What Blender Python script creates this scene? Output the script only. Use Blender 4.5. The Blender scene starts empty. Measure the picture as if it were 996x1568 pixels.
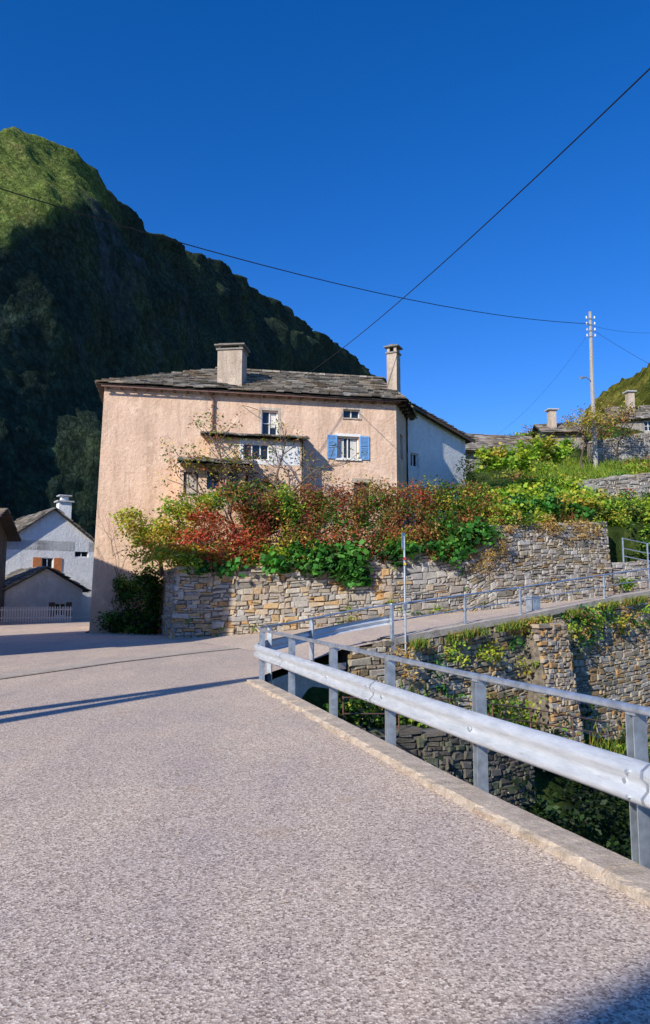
import bpy, math, random
import numpy as np
from mathutils import Vector, noise
rng=np.random.default_rng(7); random.seed(7)
scene=bpy.context.scene
V=Vector
def rgb(*c): return (c[0],c[1],c[2],1.0)
# ------------------------------------------------------------------ materials
class NT:
    def __init__(s,name):
        s.m=bpy.data.materials.new(name); s.m.use_nodes=True
        s.t=s.m.node_tree; s.n=s.t.nodes; s.l=s.t.links
        s.b=s.n['Principled BSDF']; s.out=s.n['Material Output']
        s.geo=s.n.new('ShaderNodeNewGeometry')
    def lk(s,a,b): s.l.new(a,b)
    def mapping(s,scale):
        mp=s.n.new('ShaderNodeMapping'); mp.inputs['Scale'].default_value=scale
        s.lk(s.geo.outputs['Position'],mp.inputs['Vector']); return mp.outputs[0]
    def noise(s,scale,detail=4,rough=.6,vec=None):
        t=s.n.new('ShaderNodeTexNoise'); t.inputs['Scale'].default_value=scale
        t.inputs['Detail'].default_value=detail; t.inputs['Roughness'].default_value=rough
        s.lk(vec if vec else s.geo.outputs['Position'],t.inputs['Vector']); return t.outputs['Fac']
    def voro(s,scale,out='Color',feature='F1',vec=None):
        t=s.n.new('ShaderNodeTexVoronoi'); t.inputs['Scale'].default_value=scale; t.feature=feature
        s.lk(vec if vec else s.geo.outputs['Position'],t.inputs['Vector']); return t.outputs[out]
    def ramp(s,fac,stops):
        r=s.n.new('ShaderNodeValToRGB'); e=r.color_ramp.elements
        while len(e)<len(stops): e.new(.5)
        for i,(p,c) in enumerate(stops): e[i].position=p; e[i].color=rgb(*c) if not np.isscalar(c) else (c,c,c,1)
        s.lk(fac,r.inputs[0]); return r.outputs[0]
    def mix(s,fac,a,b,mode='MIX'):
        m=s.n.new('ShaderNodeMix'); m.data_type='RGBA'; m.blend_type=mode
        for i,x in ((0,fac),(6,a),(7,b)):
            if isinstance(x,(int,float)): m.inputs[i].default_value=x
            elif isinstance(x,tuple): m.inputs[i].default_value=rgb(*x)
            else: s.lk(x,m.inputs[i])
        return m.outputs[2]
    def bump(s,h,strength=.5,dist=.02):
        b=s.n.new('ShaderNodeBump'); b.inputs['Strength'].default_value=strength; b.inputs['Distance'].default_value=dist
        s.lk(h,b.inputs['Height']); s.lk(b.outputs[0],s.b.inputs['Normal'])
    def col(s,c):
        if isinstance(c,tuple): s.b.inputs['Base Color'].default_value=rgb(*c)
        else: s.lk(c,s.b.inputs['Base Color'])
    def done(s,rough=.85,metal=0,spec=.3):
        s.b.inputs['Roughness'].default_value=rough; s.b.inputs['Metallic'].default_value=metal
        s.b.inputs['Specular IOR Level'].default_value=spec
        return s.m
def attr(t,name='Col'):
    a=t.n.new('ShaderNodeAttribute'); a.attribute_name=name; return a.outputs['Color']
def m_plain(name,c,rough=.6,metal=0,var=.25,scale=6,spec=.3):
    t=NT(name); n=t.noise(scale,5)
    lo=tuple(x*(1-var) for x in c); hi=tuple(min(1,x*(1+var)) for x in c)
    t.col(t.ramp(n,[(.3,lo),(.7,hi)])); return t.done(rough,metal,spec)
def m_stone(name,nscale=14,lich=.45):
    t=NT(name); c=attr(t); n=t.noise(nscale,6,.7)
    c=t.mix(1.0,c,t.ramp(n,[(.25,.6),(.75,1.35)]),'MULTIPLY')
    l=t.noise(1.7,6,.75)
    c=t.mix(t.ramp(l,[(.54,0.),(.67,lich)]),c,(.16,.125,.05))
    l2=t.noise(.6,5,.6)
    c=t.mix(t.ramp(l2,[(.5,0.),(.7,.5)]),c,t.mix(1.0,c,(1.12,.86,.60),'MULTIPLY'))
    l3=t.noise(6,5,.7); c=t.mix(t.ramp(l3,[(.62,0.),(.70,.3)]),c,(.50,.49,.45))
    t.col(c); t.bump(t.noise(nscale*2,6,.7),.8,.03); return t.done(.95,0,.15)
def m_leaf(name,tr=.4):
    t=NT(name); c=attr(t)
    t.col(c); t.done(.55,0,.3)
    tl=t.n.new('ShaderNodeBsdfTranslucent'); t.lk(t.mix(1.0,c,(1.3,1.35,.6),'MULTIPLY'),tl.inputs[0])
    ms=t.n.new('ShaderNodeMixShader'); ms.inputs[0].default_value=tr
    t.lk(t.b.outputs[0],ms.inputs[1]); t.lk(tl.outputs[0],ms.inputs[2]); t.lk(ms.outputs[0],t.out.inputs[0])
    return t.m
def m_plaster(name,a,b,stain,sc=1.0,amt=.75):
    t=NT(name); n=t.noise(.7*sc,6,.65)
    c=t.ramp(n,[(.3,a),(.7,b)])
    st=t.noise(1.0,7,.72,t.mapping((1.8,1.8,.3)))
    c=t.mix(t.ramp(st,[(.44,0.),(.70,amt)]),c,stain)
    st2=t.noise(2.6,6,.7,t.mapping((1.6,1.6,.16)))
    c=t.mix(t.ramp(st2,[(.54,0.),(.66,.45)]),c,tuple(x*.8 for x in stain))
    pt=t.noise(1.6,5,.65)
    c=t.mix(t.ramp(pt,[(.57,0.),(.60,.5)]),c,tuple(min(1,x*1.10) for x in b))
    p3=t.noise(5,6,.75)
    c=t.mix(t.ramp(p3,[(.3,.6),(.43,0.)]),c,tuple(x*.68 for x in stain))
    sp=t.n.new('ShaderNodeSeparateXYZ'); t.lk(t.geo.outputs['Position'],sp.inputs[0])
    ad=t.n.new('ShaderNodeMath'); ad.operation='MULTIPLY_ADD'; t.lk(t.noise(.8,6,.7),ad.inputs[0]); ad.inputs[1].default_value=5.0; t.lk(sp.outputs[2],ad.inputs[2])
    mr_=t.n.new('ShaderNodeMapRange'); mr_.inputs[1].default_value=5.4; mr_.inputs[2].default_value=3.4; mr_.inputs[3].default_value=0; mr_.inputs[4].default_value=.6; t.lk(ad.outputs[0],mr_.inputs[0])
    c=t.mix(mr_.outputs[0],c,tuple(x*.8 for x in stain))
    t.col(c); t.bump(t.noise(7,7,.75),.8,.07); return t.done(.93,0,.15)
def m_asphalt():
    t=NT('asphalt'); v=t.voro(85); 
    sep=t.n.new('ShaderNodeSeparateColor'); t.lk(v,sep.inputs[0])
    c=t.ramp(sep.outputs[0],[(0,(.23,.18,.145)),(.3,(.48,.385,.315)),(.7,(.66,.545,.445)),(1,(.90,.78,.64))])
    big=t.noise(.45,5,.6); c=t.mix(1.0,c,t.ramp(big,[(.3,(.90,.89,.91)),(.7,(1.10,1.06,1.0))]),'MULTIPLY')
    wear=t.noise(.9,6,.6,t.mapping((1.6,.35,1))); c=t.mix(1.0,c,t.ramp(wear,[(.35,(.91,.90,.92)),(.65,(1.06,1.04,1.0))]),'MULTIPLY')
    st=t.noise(1.3,4,.55); c=t.mix(t.ramp(st,[(.62,0.),(.78,.4)]),c,(.54,.33,.16))
    sc=t.noise(11,6,.8); c=t.mix(t.ramp(sc,[(.30,.6),(.36,0.)]),c,(.2,.165,.14))
    t.col(c); t.bump(t.voro(85,'Distance'),.4,.006); return t.done(.9,0,.2)
def m_concrete(name,a,b,sc=4):
    t=NT(name); c=t.ramp(t.noise(sc,6,.7),[(.3,a),(.7,b)])
    c=t.mix(1.0,c,t.ramp(t.noise(60,3,.7),[(.3,.75),(.7,1.2)]),'MULTIPLY')
    m=t.noise(2.6,6,.75); c=t.mix(t.ramp(m,[(.56,0.),(.68,.6)]),c,(.17,.14,.09))
    t.col(c); t.bump(t.noise(25,6,.7),.7,.03); return t.done(.93,0,.15)
def m_forest(name,stops,sc,rock=None,bs=.04,bd=8,sunlit_crest=None):
    t=NT(name)
    n=t.noise(sc,9,.75); c=t.ramp(n,stops)
    if sunlit_crest: c=t.mix(attr(t,'sunlit_crest'),c,t.ramp(t.noise(sc*2,8,.75),sunlit_crest))  # meadow tint on the crest, lightened to paint sunlight into the colour
    wv=t.n.new('ShaderNodeVectorMath'); wv.operation='MULTIPLY_ADD'
    nz=t.n.new('ShaderNodeTexNoise'); nz.inputs['Scale'].default_value=bs*.8; nz.inputs['Detail'].default_value=4; t.lk(t.geo.outputs['Position'],nz.inputs['Vector'])
    t.lk(nz.outputs['Color'],wv.inputs[0]); wv.inputs[1].default_value=(3/bs,)*3; t.lk(t.geo.outputs['Position'],wv.inputs[2])
    v=t.voro(bs,'Distance',vec=wv.outputs[0]); v2=t.noise(bs*.5,9,.85)
    c=t.mix(1.0,c,t.ramp(v,[(0,1.25),(.7,.6)]),'MULTIPLY')
    c=t.mix(1.0,c,t.ramp(v2,[(.35,.55),(.65,1.45)]),'MULTIPLY')
    if rock:
        r=t.noise(sc*.8,8,.75,t.mapping((1,1,.4))); c=t.mix(t.ramp(r,[(.57,0.),(.67,.55)]),c,t.mix(1.0,rock,t.ramp(v2,[(.35,.45),(.65,1.6)]),'MULTIPLY'))
    t.col(c); t.bump(t.mix(.5,v,v2),1.0,bd); return t.done(1,0,.0)
M={}
M['stone']=m_stone('rubble_stone'); M['slate']=m_stone('slate_slab',9,.3)
M['leaf']=m_leaf('leaves'); M['grass']=m_leaf('grass_blades',.35)
M['bark']=m_plain('bark',(.15,.105,.08),.95,0,.5,20)
M['pink']=m_plaster('pink_plaster',(.78,.52,.36),(.88,.64,.46),(.56,.38,.26),1,.8)
M['cream']=m_plaster('cream_plaster',(.52,.45,.37),(.64,.55,.46),(.36,.29,.22))
M['fieldstone']=m_plaster('fieldstone_render',(.26,.23,.20),(.40,.36,.31),(.14,.12,.10),3)
M['brownw']=m_plaster('brown_render',(.20,.15,.11),(.30,.23,.17),(.12,.09,.07),2)
M['white']=m_plaster('white_plaster',(.80,.79,.76),(.86,.85,.82),(.66,.64,.60),1,.5)
M['chim']=m_plaster('chimney_render',(.50,.40,.30),(.64,.53,.41),(.30,.23,.17),3)
M['asphalt']=m_asphalt()
M['conc']=m_concrete('concrete',(.46,.39,.31),(.66,.56,.46))
M['kerb']=m_concrete('kerb_concrete',(.44,.35,.26),(.68,.56,.44),7)
M['metal']=m_plain('galvanised_steel',(.52,.57,.62),.42,.7,.3,9,.5)
def m_beam():
    t=NT('galvanised_beam'); n=t.noise(4,6,.7,t.mapping((1,1,6)))
    c=t.ramp(n,[(.3,(.52,.55,.58)),(.7,(.78,.80,.82))]); s_=t.noise(9,6,.8,t.mapping((.4,.4,5))); c=t.mix(t.ramp(s_,[(.58,0.),(.68,.6)]),c,(.34,.34,.33))
    t.col(c); return t.done(.5,.35,.5)
M['beam']=m_beam()
M['dark']=m_plain('dark_void',(.012,.012,.014),.9)
M['glass']=m_plain('window_glass',(.02,.025,.03),.08,0,.2,2,.6)
M['wood']=m_plain('weathered_wood',(.13,.085,.06),.85,0,.4,12)
M['woodgrey']=m_plain('grey_pole_wood',(.40,.36,.31),.85,0,.3,12)
M['blue']=m_plain('blue_paint',(.16,.36,.66),.6,0,.2,8)
M['wframe']=m_plain('white_paint',(.78,.77,.73),.6,0,.1,8)
M['copper']=m_plain('brown_pipe',(.20,.11,.08),.5,.3,.25,8)
M['curtain']=m_plain('curtain_cloth',(.70,.68,.63),.9,0,.15,30)
M['red']=m_plain('red_paint',(.5,.04,.03),.5); M['yellow']=m_plain('yellow_paint',(.7,.5,.03),.5)
M['signw']=m_plain('sign_metal',(.42,.46,.5),.4,.6)
M['black']=m_plain('black_cable',(.015,.015,.015),.6)
M['orange']=m_plain('orange_shutter',(.55,.20,.07),.7)
M['core']=m_plain('wall_mortar',(.18,.15,.115),.95,0,.6,7)
# ------------------------------------------------------------------ mesh helpers
class MB:
    def __init__(s): s.v=[];s.f=[];s.m=[];s.c=[]
    def add(s,vs,fs,m=0,c=(.5,.5,.5)):
        o=len(s.v); s.v.extend([tuple(p) for p in vs])
        for f in fs: s.f.append(tuple(i+o for i in f)); s.m.append(m); s.c.append(c)
    def box(s,p,ax,ay,az,m=0,c=(.5,.5,.5)):
        p,ax,ay,az=V(p),V(ax),V(ay),V(az)
        vs=[p,p+ax,p+ax+ay,p+ay,p+az,p+ax+az,p+ax+ay+az,p+ay+az]
        s.add(vs,[(0,3,2,1),(4,5,6,7),(0,1,5,4),(1,2,6,5),(2,3,7,6),(3,0,4,7)],m,c)
    def cbox(s,cx,cy,z0,z1,w,d,ang=0,m=0,c=(.5,.5,.5)):
        ux=V((math.cos(ang),math.sin(ang),0)); uy=V((-ux.y,ux.x,0))
        s.box(V((cx,cy,z0))-ux*w/2-uy*d/2,ux*w,uy*d,(0,0,z1-z0),m,c)
    def tube(s,pts,rad,n=8,m=0,c=(.5,.5,.5),cap=True):
        pts=[V(p) for p in pts]
        if np.isscalar(rad): rad=[rad]*len(pts)
        rings=[]
        for i,p in enumerate(pts):
            a=pts[max(i-1,0)]; b=pts[min(i+1,len(pts)-1)]; d=(b-a)
            if d.length<1e-6: d=V((0,0,1))
            d.normalize(); up=V((0,0,1)) if abs(d.z)<.9 else V((1,0,0))
            x=d.cross(up).normalized(); y=d.cross(x).normalized()
            rings.append([p+(x*math.cos(t)+y*math.sin(t))*rad[i] for t in [2*math.pi*k/n for k in range(n)]])
        vs=[q for r in rings for q in r]; fs=[]
        for i in range(len(pts)-1):
            for k in range(n):
                fs.append((i*n+k,i*n+(k+1)%n,(i+1)*n+(k+1)%n,(i+1)*n+k))
        if cap: fs.append(tuple(range(n))); fs.append(tuple((len(pts)-1)*n+k for k in range(n))[::-1])
        s.add(vs,fs,m,c)
    def sweep(s,pts,prof,m=0,c=(.5,.5,.5)):
        pts=[V(p) for p in pts]; k=len(prof); vs=[]
        for i,p in enumerate(pts):
            a=pts[max(i-1,0)]; b=pts[min(i+1,len(pts)-1)]; d=(b-a); d.z=0; d.normalize()
            L=V((-d.y,d.x,0))
            for (o,z) in prof: vs.append(p+L*o+V((0,0,z)))
        fs=[(i*k+j,(i+1)*k+j,(i+1)*k+j+1,i*k+j+1) for i in range(len(pts)-1) for j in range(k-1)]
        s.add(vs,fs,m,c)
    def build(s,name,mats,parent=None,smooth=False):
        me=bpy.data.meshes.new(name); me.from_pydata(s.v,[],s.f)
        for m in mats: me.materials.append(M[m] if isinstance(m,str) else m)
        me.polygons.foreach_set('material_index',s.m)
        a=me.attributes.new('Col','FLOAT_COLOR','FACE')
        a.data.foreach_set('color',np.array([(x[0],x[1],x[2],1) for x in s.c],dtype=np.float32).ravel())
        if smooth: me.polygons.foreach_set('use_smooth',[True]*len(s.f))
        me.update(); o=bpy.data.objects.new(name,me); scene.collection.objects.link(o)
        if parent: o.parent=parent
        return o
def group(name):
    e=bpy.data.objects.new(name,None); scene.collection.objects.link(e); e.empty_display_size=.2; return e
class Fr:   # wall frame: s along, d outward, z up
    def __init__(s,A,B,lean=0,H=10):
        s.A=V((A[0],A[1],0)); s.B=V((B[0],B[1],0)); s.L=(s.B-s.A).length
        s.u=(s.B-s.A).normalized(); s.n=V((s.u.y,-s.u.x,0)); s.lean=lean; s.H=H
    def p(s,a,z,d=0):
        a2=a-(1-a/s.L)*s.lean*(1-z/s.H) if s.lean else a
        return s.A+s.u*a2+s.n*d+V((0,0,z))
def fbox(mb,fr,s0,s1,z0,z1,d0,d1,m=0,c=(.5,.5,.5)):
    vs=[fr.p(a,z,d) for z in (z0,z1) for (a,d) in ((s0,d0),(s1,d0),(s1,d1),(s0,d1))]
    mb.add(vs,[(0,1,2,3),(4,7,6,5),(0,4,5,1),(1,5,6,2),(2,6,7,3),(3,7,4,0)],m,c)
def facade(mb,fr,z0,z1,ops,m=0,depth=.22,mr=None,md=3):
    ss=sorted(set([0,fr.L]+[o[0] for o in ops]+[o[1] for o in ops])); zs=sorted(set([z0,z1]+[o[2] for o in ops]+[o[3] for o in ops]))
    for i in range(len(ss)-1):
        for j in range(len(zs)-1):
            cs=(ss[i]+ss[i+1])/2; cz=(zs[j]+zs[j+1])/2
            if any(o[0]<cs<o[1] and o[2]<cz<o[3] for o in ops): continue
            mb.add([fr.p(ss[i],zs[j]),fr.p(ss[i+1],zs[j]),fr.p(ss[i+1],zs[j+1]),fr.p(ss[i],zs[j+1])],[(0,1,2,3)],m)
    for (a,b,c,d) in [o[:4] for o in ops]:
        P=lambda s_,z_,k: fr.p(s_,z_,-k)
        for q in (((a,c),(b,c)),((b,c),(b,d)),((b,d),(a,d)),((a,d),(a,c))):
            (s0,q0),(s1,q1)=q
            mb.add([P(s0,q0,0),P(s0,q0,depth),P(s1,q1,depth),P(s1,q1,0)],[(0,1,2,3)],m if mr is None else mr)
        mb.add([P(a,c,depth),P(b,c,depth),P(b,d,depth),P(a,d,depth)],[(0,1,2,3)],md)
def window(mb,fr,a,b,c,d,dep=.17,mf=0,t=.055,bars=1,h=1):
    fbox(mb,fr,a,a+t,c,d,-dep,-dep+.05,mf); fbox(mb,fr,b-t,b,c,d,-dep,-dep+.05,mf)
    fbox(mb,fr,a+t,b-t,c,c+t,-dep,-dep+.05,mf); fbox(mb,fr,a+t,b-t,d-t,d,-dep,-dep+.05,mf)
    for k in range(1,bars+1):
        x=a+(b-a)*k/(bars+1); fbox(mb,fr,x-.025,x+.025,c+t,d-t,-dep,-dep+.045,mf)
    for k in range(1,h+1):
        z=c+(d-c)*k/(h+1); fbox(mb,fr,a+t,b-t,z-.015,z+.015,-dep,-dep+.035,mf)
def pick(pal,j=.2):
    c=random.choice(pal); k=1+random.uniform(-j,j); return tuple(x*k for x in c)
GREY=[(.38,.345,.30),(.43,.40,.355),(.31,.285,.25),(.47,.435,.38),(.38,.325,.26),(.27,.25,.22),(.50,.465,.41),(.41,.38,.34)]
TAN=[(.50,.385,.25),(.52,.42,.30),(.40,.34,.26),(.52,.36,.19),(.48,.42,.34),(.33,.28,.22),(.50,.30,.13),(.43,.385,.33)]
MOSSY=[(.36,.30,.21),(.41,.36,.27),(.30,.24,.15),(.46,.41,.32),(.38,.25,.12),(.25,.225,.17),(.50,.46,.38)]
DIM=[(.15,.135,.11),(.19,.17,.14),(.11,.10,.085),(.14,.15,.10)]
def stone_wall(name,pts,zb,zt,thick=.6,pal=GREY,batter=.0,hr=(.08,.25),lr=(.13,.55),pal2=None,parent=None,rough=.04):
    mb=MB()
    for k in range(len(pts)-1):
        fr=Fr(pts[k],pts[k+1]); L=fr.L
        b=lambda s:zb[k]+(zb[k+1]-zb[k])*s/L
        t=lambda s:zt[k]+(zt[k+1]-zt[k])*s/L
        zmx=max(zt[k],zt[k+1])
        n=max(2,int(L/.8))
        for i in range(n):
            s0,s1=L*i/n,L*(i+1)/n
            vs=[]
            for s_ in (s0,s1):
                bo=batter*(t(s_)-b(s_))
                vs+=[fr.p(s_,b(s_)-.5,-.045+bo),fr.p(s_,t(s_)-.06,-.045),fr.p(s_,t(s_)-.06,-thick),fr.p(s_,b(s_)-.5,-thick)]
            mb.add(vs,[(0,4,5,1),(1,5,6,2),(2,6,7,3)]+([(0,1,2,3)] if i==0 else [])+([(4,7,6,5)] if i==n-1 else []),1)
        # irregular coursed rubble: short panels, each with its own courses
        s_p=-.02
        while s_p<L:
            pw=random.uniform(.7,1.8); pe=min(s_p+pw,L+.03)
            z=min(zb[k],zb[k+1])-.2-random.uniform(0,.2); slope=random.uniform(-.05,.05)+(zt[k+1]-zt[k])/max(L,1)*.5
            while z<zmx:
                h=random.uniform(*hr)*random.choice((.8,1,1,1.25)); s_=s_p+random.uniform(-.12,.12)
                while s_<pe:
                    l=random.uniform(*lr)*(1.15 if h>.16 else .9)
                    if random.random()<.15: l*=.5
                    e=s_+l
                    if e>pe-.08: e=pe+random.uniform(-.03,.1)
                    if e>L+.03: e=L+.03
                    if e-s_>.05:
                        sc=(s_+e)/2; off=slope*(sc-s_p); sh=slope*(e-s_)/2
                        parts=[(z,z+h)]
                        if h>.17 and random.random()<.4: mm=z+h*random.uniform(.35,.65); parts=[(z,mm),(mm,z+h)]
                        for (p0,p1) in parts:
                            q0,q1=p0+off,p1+off
                            if q0>b(sc)-.3 and q1<t(sc)+.05+random.uniform(-.05,.08):
                                g=.008; bo=batter*(t(sc)-q0); ff=random.uniform(-.02,rough)+bo
                                jm=min(.035,h*.22); J=lambda:random.uniform(-jm,jm)
                                out=[(s_+g+J(),q0-sh+g+J()),(e-g+J(),q0+sh+g+J()),(e-g+J(),q1+sh-g+J()),(s_+g+J(),q1-sh-g+J())]
                                cx=sum(o[0] for o in out)/4; cz=sum(o[1] for o in out)/4
                                inn=[(cx+(o[0]-cx)*(1-.04/max(.07,(e-s_)/2)),cz+(o[1]-cz)*.74) for o in out]
                                vs=[fr.p(o[0],o[1],-.12+bo) for o in out]+[fr.p(o[0],o[1],ff-.028) for o in out]+[fr.p(o[0],o[1],ff+random.uniform(-.014,.014)) for o in inn]
                                fs=[(8,9,10,11)]
                                for i in range(4):
                                    j=(i+1)%4; fs.append((i,j,4+j,4+i)); fs.append((4+i,4+j,8+j,8+i))
                                P=pal
                                if pal2 and random.random()<pal2[1](pts[k][0]+fr.u.x*sc,q0): P=pal2[0]
                                mb.add(vs,fs,0,pick(P,.15))
                    s_=e
                    if e>=L: break
                z+=h
            s_p=pe
            if pe>=L: break
        s_=0
        while s_<L:
            l=random.uniform(.2,.7); e=min(s_+l,L)
            zz=(t(s_)+t(e))/2-.05+random.uniform(-.02,.03); hh=random.uniform(.05,.13)
            fbox(mb,fr,s_+.01,e-.01,zz,zz+hh,-thick-.02,random.uniform(-.06,.05),0,pick(pal))
            s_=e
    return mb.build(name,['stone','core'],parent)
SL=[(.27,.24,.20),(.34,.31,.26),(.21,.19,.16),(.40,.36,.30),(.28,.23,.17),(.14,.13,.11)]
def slab_roof(mb,EL,ER,RR,RL,row=.28,m=0,pal=SL,th=.05):
    EL,ER,RR,RL=map(V,(EL,ER,RR,RL))
    n=(ER-EL).cross(RL-EL); 
    if n.length<1e-5: n=(ER-EL).cross(RR-EL)
    n.normalize()
    if n.z<0:n=-n
    mb.add([EL-n*.05,ER-n*.05,RR-n*.05,RL-n*.05],[(0,1,2,3)],m,(.1,.09,.08))
    up=((RL+RR)/2-(EL+ER)/2).length; rows=max(2,int(up/row))
    for i in range(rows):
        v0=i/rows; v1=min(1,(i+1.35)/rows)
        a0=EL.lerp(RL,v0); b0=ER.lerp(RR,v0); a1=EL.lerp(RL,v1); b1=ER.lerp(RR,v1)
        W=(b0-a0).length
        if W<.15: continue
        x=-random.uniform(0,.2)
        while x<W:
            w=random.uniform(.2,.65); u0=max(0,x/W); u1=min(1,(x+w-.015)/W); x+=w
            if u1-u0<.01: continue
            jit=(RL-EL).normalized()*random.uniform(-.07,.04)
            hgt=n*random.uniform(.03,.09); t=n*random.uniform(.025,th+.02)
            p=[a0.lerp(b0,u0)+jit+hgt,a0.lerp(b0,u1)+jit*.6+hgt,a1.lerp(b1,u1),a1.lerp(b1,u0)]
            q=[k+t for k in p]
            mb.add(p+q,[(0,3,2,1),(4,5,6,7),(0,1,5,4),(1,2,6,5),(2,3,7,6),(3,0,4,7)],m,pick(pal,.25))
LB=1.5
def leaf_mesh(name,C,size,cols,mat='leaf',parent=None,flat=.5,aspect=.55,hang=0):
    n=len(C); N=rng.normal(size=(n,3)); N[:,2]=np.abs(N[:,2])+flat; N[:,1]-=.35; N[:,0]-=.15
    N/=np.linalg.norm(N,axis=1)[:,None]
    T=rng.normal(size=(n,3)); T[:,2]-=hang
    T-=N*(T*N).sum(1)[:,None]; T/=np.linalg.norm(T,axis=1)[:,None]
    B=np.cross(N,T); s=size[:,None]
    dr=N*s*rng.uniform(-.3,.1,(n,1))
    vs=np.stack([C-T*s*.5,C+B*s*aspect*.5+T*s*.02,C+T*s*.5+dr,C-B*s*aspect*.5+T*s*.02],1).reshape(-1,3)
    me=bpy.data.meshes.new(name); me.vertices.add(4*n); me.vertices.foreach_set('co',vs.astype(np.float32).ravel())
    me.loops.add(4*n); me.loops.foreach_set('vertex_index',np.arange(4*n,dtype=np.int32))
    me.polygons.add(n); me.polygons.foreach_set('loop_start',np.arange(0,4*n,4,dtype=np.int32)); me.polygons.foreach_set('loop_total',np.full(n,4,dtype=np.int32))
    me.materials.append(M[mat]); me.update(calc_edges=True)
    a=me.attributes.new('Col','FLOAT_COLOR','FACE'); a.data.foreach_set('color',np.concatenate([cols,np.ones((n,1))],1).astype(np.float32).ravel())
    o=bpy.data.objects.new(name,me); scene.collection.objects.link(o)
    if parent:o.parent=parent
    return o
def cloud(clumps,n,size,pal,sub=9,spread=.30,j=.3):
    Cs=[];Ss=[];K=[]
    for c in clumps:
        w=c[6] if len(c)>6 else 1; P=np.array(c[7] if len(c)>7 else pal)
        m=int(n*w); r=np.array(c[3:6])
        d=rng.normal(size=(sub,3)); d/=np.linalg.norm(d,axis=1)[:,None]; d*=rng.uniform(.35,1,(sub,1))**.6
        i=rng.integers(0,sub,m); off=d[i]+rng.normal(size=(m,3))*spread
        Cs.append(np.array(c[:3])+off*r); Ss.append(rng.uniform(size[0],size[1],m))
        ci=rng.integers(0,len(P),sub)
        pi=np.where(rng.random(m)<.6,ci[i],rng.integers(0,len(P),m))
        sh=rng.uniform(1-j,1+j,(m,1)); K.append(P[pi]*sh*LB)
    return np.concatenate(Cs),np.concatenate(Ss),np.concatenate(K)
GR=[(.035,.10,.012),(.07,.16,.02),(.03,.07,.01),(.10,.20,.025)]
LIME=[(.24,.33,.03),(.17,.29,.03),(.34,.36,.04),(.10,.19,.02)]
YEL=[(.36,.30,.04),(.25,.27,.04),(.42,.31,.06),(.14,.18,.03)]
RED=[(.36,.055,.03),(.28,.07,.035),(.42,.11,.05),(.17,.08,.03)]
RUST=[(.28,.11,.045),(.20,.075,.035),(.13,.14,.025),(.10,.10,.02),(.25,.16,.05),(.30,.08,.04)]
PURP=[(.22,.045,.035),(.28,.055,.04),(.15,.055,.03),(.10,.10,.03)]
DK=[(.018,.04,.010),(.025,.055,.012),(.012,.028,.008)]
SHADE_DK=[(.008,.018,.006),(.014,.030,.008),(.006,.012,.005)]  # near-black leaf tones with the ravine's shade put into the colour
BIG=[(.03,.13,.02),(.045,.17,.025),(.02,.08,.015),(.015,.05,.01),(.08,.21,.035)]
DRY=[(.38,.24,.08),(.30,.17,.05),(.42,.30,.12)]
def plant(name,clumps,n,size,pal,sub=9,spread=.3,**k):
    C,S,K=cloud(clumps,n,size,pal,sub,spread); return leaf_mesh(name,C,S,K,**k)
def grass(name,pts,n,r,h,pal,parent=None):
    pts=np.array(pts); m=len(pts)*n; C=np.repeat(pts,n,0)+rng.normal(size=(m,3))*np.array([r,r,.02])
    hh=rng.uniform(h*.4,h,m)[:,None]; a=rng.uniform(0,6.28,m); d=np.stack([np.cos(a),np.sin(a),0*a],1)
    w=.012+.01*hh; lean=rng.normal(size=(m,3))*.35; lean[:,2]=1
    vs=np.stack([C-d*w,C+d*w,C+lean*hh+d*w*.2,C+lean*hh-d*w*.2],1).reshape(-1,3)
    P=np.array(pal); K=P[rng.integers(0,len(P),m)]*rng.uniform(.7,1.3,(m,1))*1.2
    me=bpy.data.meshes.new(name); me.vertices.add(4*m); me.vertices.foreach_set('co',vs.astype(np.float32).ravel())
    me.loops.add(4*m); me.loops.foreach_set('vertex_index',np.arange(4*m,dtype=np.int32))
    me.polygons.add(m); me.polygons.foreach_set('loop_start',np.arange(0,4*m,4,dtype=np.int32)); me.polygons.foreach_set('loop_total',np.full(m,4,dtype=np.int32))
    me.materials.append(M['grass']); me.update(calc_edges=True)
    t=me.attributes.new('Col','FLOAT_COLOR','FACE'); t.data.foreach_set('color',np.concatenate([K,np.ones((m,1))],1).astype(np.float32).ravel())
    o=bpy.data.objects.new(name,me); scene.collection.objects.link(o)
    if parent:o.parent=parent
    return o
def branch(mb,p,d,l,r,dep,tips,gn=3,up=.15):
    pts=[p];rad=[r];q=V(p);dd=V(d).normalized()
    for i in range(4):
        dd=(dd+V((random.gauss(0,.16),random.gauss(0,.16),random.gauss(0,.12)+up*.3))).normalized()
        q=q+dd*l/4; pts.append(q.copy()); rad.append(r*(1-.14*(i+1)))
    mb.tube(pts,rad,6 if r>.03 else 4)
    if dep==0: tips.append(q.copy()); return
    for k in range(gn):
        b=pts[random.choice([2,3,4])] if k else pts[4]
        nd=(dd+V((random.gauss(0,.6),random.gauss(0,.6),random.gauss(.1,.35)))).normalized()
        branch(mb,b,nd,l*random.uniform(.6,.85),r*.58,dep-1,tips,gn,up)
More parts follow.
